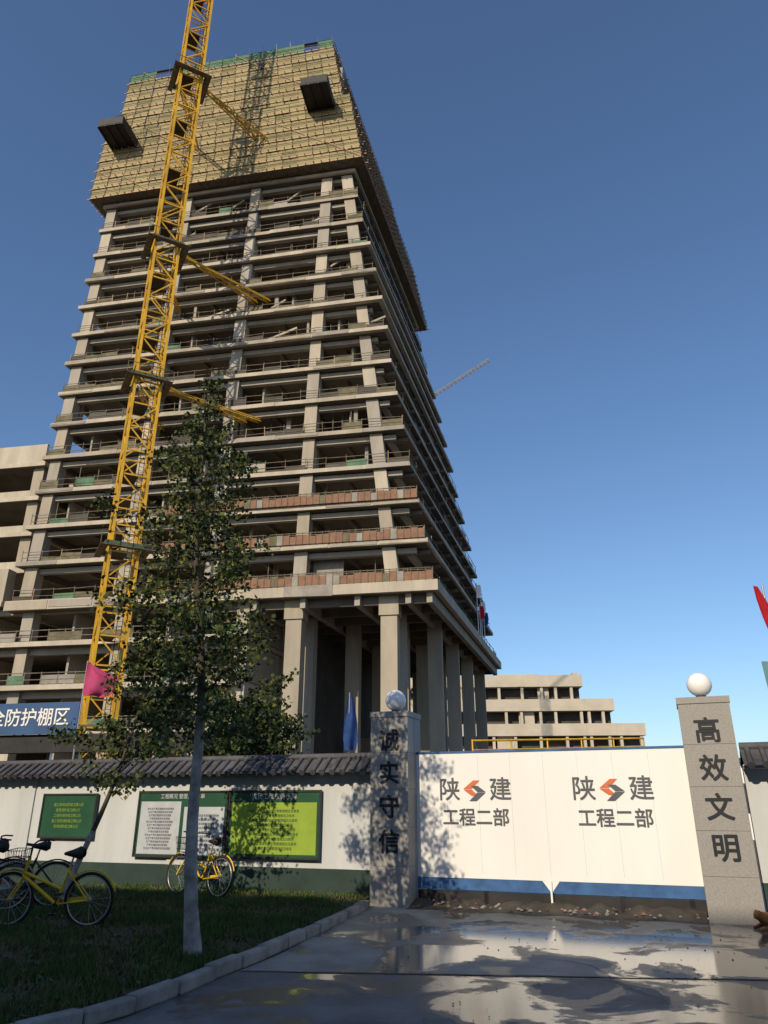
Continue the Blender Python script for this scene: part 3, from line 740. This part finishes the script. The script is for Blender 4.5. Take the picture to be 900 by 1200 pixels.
# ---------------------------------------------------------------- left pavilion with banner
e=empty('safety_passage_shed',(-9,20,0)); b=B('frame_and_roof'); b.M=frame((-9,20.2,0),-12)
for x in (-5,-2,1,4):
    for y in (0,3): b.box(x-.06,x+.06,y-.06,y+.06,0,3.1,'steel')
b.box(-6,4.3,-.4,3.4,3.1,3.18,'tile'); b.box(-6,4.3,-.45,-.4,2.85,3.3,'dark')
for i in range(14): x=-5.8+i*.75; b.beam((x,-.42,3.2),(x+.37,-.42,3.5),.03,.03,'rail'); b.beam((x+.37,-.42,3.5),(x+.75,-.42,3.2),.03,.03,'rail')
b.box(-6,4.3,-.44,-.40,3.5,3.53,'rail')
b.box(-6,1.2,-.55,-.50,3.3,4.10,'blueroof'); b.done(e)
text('banner_text','强化安全防护棚区',.48,frame((-9,20.2,0),-12),-.95,-.56,3.70,'white',e,.006)
# ---------------------------------------------------------------- flags
def flag(name,base,h,r,pts,k,nu=10,wv=.05):
    e=empty(name,base); b=B('pole'); b.cyl(base,(base[0],base[1],h),r,r*.7,8,'steel'); b.done(e)
    b=B('cloth'); vs=[];fs=[]
    for j,(l,rr,z) in enumerate(pts):
        for i in range(nu+1):
            t=i/nu; x=l+(rr-l)*t; vs.append((base[0]+x,base[1]-.02+wv*math.sin(t*6+j*.8)*min(1,t*3),z+.3*wv*math.sin(t*5+j)-.05*t))
    for j in range(len(pts)-1):
        for i in range(nu): a=j*(nu+1)+i; fs.append((a,a+1,a+nu+2,a+nu+1))
    b.add(vs,fs,k,True); b.done(e)
flag('pink_flag',(-7.0,17.2,0),4.75,.025,[(0,.15,4.72),(0,.45,4.55),(0,.80,4.38),(0,.66,4.2),(0,.74,4.02),(.05,.45,3.95)],'pinkflag',wv=.08)
flag('blue_flag',(-.86,18.5,0),4.2,.025,[(-.02,.06,4.2),(-.06,.14,3.9),(-.12,.20,3.5),(-.14,.22,3.1),(-.10,.18,2.85)],'blueflag',wv=.09)
flag('red_flag',(8.65,16,0),6.3,.03,[(-.22,-.12,6.25),(-.20,.05,5.9),(-.14,.25,5.5),(-.05,.35,5.1),(.0,.35,4.8)],'redflag')
flag('teal_flag',(7.98,14.8,0),4.6,.03,[(-.32,.6,4.30),(-.30,.6,3.9),(-.27,.6,3.5),(-.22,.6,3.2)],'teal')
for (bq,k_,hh) in ((.60,'white',6.8),(.64,'redflag',4.6),(.67,'white',5.4),(.72,'blueflag',4.6)):
    p=P(0,bq,Z0); flag('deck_flag',(p.x-.2,p.y,Z0+.2),Z0+hh,.07,[(0,.5,Z0+hh-.2),(0,.6,Z0+hh-1.0),(0,.45,Z0+hh-1.8)],k_)
b=B('gatehouse'); b.M=frame((11.4,15.9,0),GA)
b.box(-2.3,3,0,3.5,0,2.75,'wallw'); b.box(-1.5,-.3,-.02,0,1,2.1,'glassd')
b.add([(-2.9,-.6,2.7),(3.6,-.6,2.7),(3.6,1.75,3.9),(-1.9,1.75,3.9),(-2.9,4.1,2.7),(3.6,4.1,2.7)],[(0,1,2,3),(3,2,5,4),(0,3,4),(1,5,2),(0,4,5,1)],'tile')
for i in range(26): x=-2.6+i*.24; b.cyl((x,-.62,2.72),(max(x,-1.9),1.75,3.93),.05,.05,6,'tile')
b.done()

# ---------------------------------------------------------------- trees
def tree(name,base,H,zlo,prof,nl,nleaf,r0,lean=(0,0),leaf=.05,white=0,seed=1,dens=1,mix=(.5,.35,.15),tk='bark',off=None):
    random.seed(seed); e=empty(name,base); b=B('trunk_and_limbs'); lf=B('foliage')
    bx,by,bz=base
    def tp(h): 
        t=h/H; return Vector((bx+lean[0]*t+.04*math.sin(h*1.7+seed),by+lean[1]*t+.04*math.cos(h*1.3+seed),bz+h))
    n=16; pts=[tp(H*.97*i/n) for i in range(n+1)]; rad=[r0*(1-.92*(i/n)**.9)+.004+(.25*r0 if i==0 else 0) for i in range(n+1)]
    for i in range(n): b.cyl(pts[i],pts[i+1],rad[i],rad[i+1],10,'barkw' if pts[i].z<white else tk,cap=False)
    def leaves(c,sg,cnt):
        for _ in range(cnt):
            p=c+Vector((random.gauss(0,sg),random.gauss(0,sg),random.gauss(0,sg*.8)))
            s=leaf*U(.6,1.25); u=Vector((random.gauss(0,1),random.gauss(0,1),random.gauss(0,1))).normalized(); v=u.cross(Vector((random.gauss(0,1),random.gauss(0,1),random.gauss(0,1)))).normalized()
            r=R(); k='leafa' if r<mix[0] else ('leafb' if r<mix[0]+mix[1] else 'leafc')
            lf.add([p-u*s*.15,p+v*s*.5+u*s*.45,p+u*s,p-v*s*.5+u*s*.5],[(0,1,2,3)],k)
    per=nleaf/nl
    for i in range(nl):
        tt=((i+.5)/nl)**.95; h=zlo+(H-zlo)*tt; az=i*2.4+U(-.4,.4); rr=prof((h-zlo)/(H-zlo))*U(.5,1.2)
        if off: rr*=1+off(tt)*(-math.cos(az))
        s=tp(h*.93 if i<nl-1 else h); d=Vector((math.cos(az),math.sin(az),0)); up=U(.35,.9)
        L1=[s]; 
        for j in range(1,5):
            t=j/4; L1.append(s+d*rr*t+Vector((U(-.05,.05),U(-.05,.05),up*rr*t+ -.12*rr*t*t*2)))
        rb=max(.008,r0*.28*(1-h/H*.7))
        b.tube(L1,[rb,rb*.8,rb*.6,rb*.4,rb*.2],6,tk)
        w_=max(.35,rr/.8)
        for j in range(1,5):
            c=L1[j]; nsub=3
            for q in range(nsub):
                az2=az+U(-1.4,1.4); l2=rr*U(.18,.45)+.05; e2=c+Vector((math.cos(az2)*l2,math.sin(az2)*l2,U(-.25,.3)*l2*2))
                b.cyl(c,e2,rb*.3,rb*.12,4,tk,cap=False)
                if R()<dens: leaves(e2,.06+.045*rr,int(per*w_/ (4*nsub)*U(.3,1.7)))
            leaves(c,.06,int(per*w_*.04))
    b.done(e); lf.done(e)
def pr(t):
    if t<.12: return .55+1.8*t
    if t<.5: return .80-.1*(t-.12)/.4
    return .72*(1-(t-.5)/.5)**.8+.10
tree('ginkgo_tree',(-2.05,9.0,.1),7.25,2.3,pr,46,17500,.08,(-.60,.1),.056,2.6,3,.68,(.48,.33,.19),'bark',off=lambda t:.15*(1-t))
tree('young_tree',(-4.95,12.5,.1),4.6,1.7,lambda t:.2+.55*math.sin(math.pi*min(1,t*.85+.12)),24,6000,.05,(1.35,0),.065,1.2,11,.75,(.5,.35,.15))
tree('broadleaf_tree',(-3.6,18.6,0),4.5,1.6,lambda t:.5+.8*math.sin(math.pi*min(1,t*.8+.15)),24,5500,.09,(0,0),.10,0,21,.8,(.7,.25,.05))
tree('broadleaf_tree',(-3.0,19.6,0),3.9,1.4,lambda t:.5+.7*math.sin(math.pi*min(1,t*.8+.15)),20,3500,.09,(0,0),.10,0,31,.7,(.7,.25,.05))

# ---------------------------------------------------------------- bicycles
def bicycle(loc,ang,fk,seed=0,lean=4,basket=True):
    e=empty('bicycle',loc); b=B('frame_and_wheels')
    b.M=Matrix.Translation(loc)@Matrix.Rotation(math.radians(ang),4,'Z')@Matrix.Rotation(math.radians(lean),4,'X')
    rw=.335; xr,xf=.52,-.56
    for x in (xr,xf):
        b.ring((x,0,rw),(0,1,0),rw-.018,.019,36,7,'tyre'); b.ring((x,0,rw),(0,1,0),rw-.045,.009,36,5,'steel')
        b.cyl((x,-.045,rw),(x,.045,rw),.022,.022,10,'steel')
        for i in range(16):
            t=2*math.pi*i/16+.1; b.cyl((x,(-.02 if i%2 else .02),rw),(x+math.cos(t)*.28,0,rw+math.sin(t)*.28),.0022,.0022,4,'steel',False)
    bbp=(.08,0,.28); headl=(-.41,0,.62)
    tb=lambda p,q,r=.017,k=fk:b.cyl(p,q,r,r,8,k)
    tb(bbp,(.22,0,.72),.018); tb(bbp,headl,.024); tb((.20,0,.62),(-.38,0,.73),.016) if fk!='bikey' else tb((.14,0,.46),(-.40,0,.66),.022)
    tb((xr,.05,rw),(.21,.02,.68),.010); tb((xr,-.05,rw),(.21,-.02,.68),.010); tb((xr,.05,rw),bbp,.011); tb((xr,-.05,rw),bbp,.011)
    tb(headl,(-.35,0,.84),.022); tb(headl,(-.46,.045,.5),.013); tb(headl,(-.46,-.045,.5),.013); tb((-.46,.045,.5),(xf,.045,rw),.012); tb((-.46,-.045,.5),(xf,-.045,rw),.012)
    tb((-.35,0,.84),(-.33,0,1.0),.014,'dark'); tb((.22,0,.72),(.25,0,.86),.013,'steel')
    b.tube([(.40,0,.90),(.34,0,.90),(.24,0,.895),(.12,0,.89)],[.05,.085,.05,.018],8,'dark')
    b.tube([(-.33,-.0,1.0),(-.34,.15,1.03),(-.28,.27,1.03),(-.18,.29,1.02)],[.012]*4,7,'dark'); b.tube([(-.33,0,1.0),(-.34,-.15,1.03),(-.28,-.27,1.03),(-.18,-.29,1.02)],[.012]*4,7,'dark')
    b.ring(bbp,(0,1,0),.08,.008,20,5,'dark'); b.cyl((.08,-.06,.28),(.08,.06,.28),.02,.02,8,'dark')
    tb(( .08,.07,.28),(.0,.07,.14),.009,'dark'); tb((.08,-.07,.28),(.16,-.07,.42),.009,'dark')
    b.box(-.045,.045,.08,.16,.125,.148,'dark'); b.box(.115,.205,-.16,-.08,.41,.43,'dark')
    b.beam((.08,.045,.30),(xr,.045,.345),.012,.06,fk)
    b.ring((xr,0,rw),(0,1,0),rw+.022,.012,16,5,fk,.3,2.4); b.ring((xf,0,rw),(0,1,0),rw+.022,.012,16,5,fk,.9,2.7)
    tb((xr-.02,.06,rw),(xr+.05,.16,.01),.008,'dark')
    if basket:
        for z in (.74,.84,.94):
            s=.10+(z-.74)*.25
            for p,q in (((-.62+.0,-s),(-.62,s)),((-.62,s),(-.40,s)),((-.40,s),(-.40,-s)),((-.40,-s),(-.62,-s))): b.cyl((p[0],p[1],z),(q[0],q[1],z),.005,.005,4,'dark',False)
        for i in range(7):
            y=-.1+i*.033; b.cyl((-.62,y,.74),(-.62,y*1.45,.94),.003,.003,4,'dark',False); b.cyl((-.40,y,.74),(-.40,y*1.45,.94),.003,.003,4,'dark',False)
            x=-.62+i*.036; b.cyl((x,-.1,.74),(x,-.15,.94),.003,.003,4,'dark',False); b.cyl((x,.1,.74),(x,.15,.94),.003,.003,4,'dark',False)
        b.box(-.61,-.41,-.1,.1,.735,.742,'dark')
    b.done(e)
bicycle((-4.42,10.85,.1),-3,'bikey'); bicycle((-3.30,14.35,.1),-36,'bikey',lean=-5)
bicycle((-5.7,12.6,.1),24,'dark'); bicycle((-6.15,12.1,.1),38,'bikew',lean=6); bicycle((-6.7,13.3,.1),15,'bikeo')
# ---------------------------------------------------------------- dog lying by the pillar
dv=[(0,0,.13),(-.14,0,.15),(-.27,-.01,.17),(-.35,-.03,.22),(-.41,-.06,.24),(-.50,-.08,.21),(.14,.01,.13),(.25,.0,.09),(.33,-.08,.05),(.28,-.2,.03),
 (-.22,-.11,.08),(-.33,-.14,.04),(-.44,-.15,.03),(-.22,.1,.08),(-.33,.1,.04),(-.42,.1,.03),(.14,-.12,.10),(.02,-.17,.05),(.12,-.2,.03),(-.40,-.01,.31),(-.40,-.12,.31)]
de=[(0,1),(1,2),(2,3),(3,4),(4,5),(0,6),(6,7),(7,8),(8,9),(2,10),(10,11),(11,12),(2,13),(13,14),(14,15),(6,16),(16,17),(17,18),(4,19),(4,20)]
dr=[.12,.125,.11,.07,.075,.035,.125,.08,.03,.018,.045,.03,.025,.045,.03,.025,.07,.035,.025,.016,.016]
dg=skinfig('dog',dv,de,dr,'fur',(5.46,11.45,.0)); dg.rotation_euler=(0,0,math.radians(12)); dg.scale=(.8,.8,.8)

random.seed(99)
b=B('gravel_debris')
for _ in range(240):
    x=U(-.2,6.5); y=U(5,13); s=U(.004,.012); b.M=Matrix.Translation((x,y,.01))@Matrix.Rotation(U(0,3),4,'Z')
    b.add([(-s,-s,0),(s,-s*.7,0),(s*.8,s,0),(-s*.7,s*.9,0),(0,0,s)],[(0,1,4),(1,2,4),(2,3,4),(3,0,4)],random.choice(['kerb','conc_d','block']))
b.done()
print('OBJ',len(bpy.data.objects))
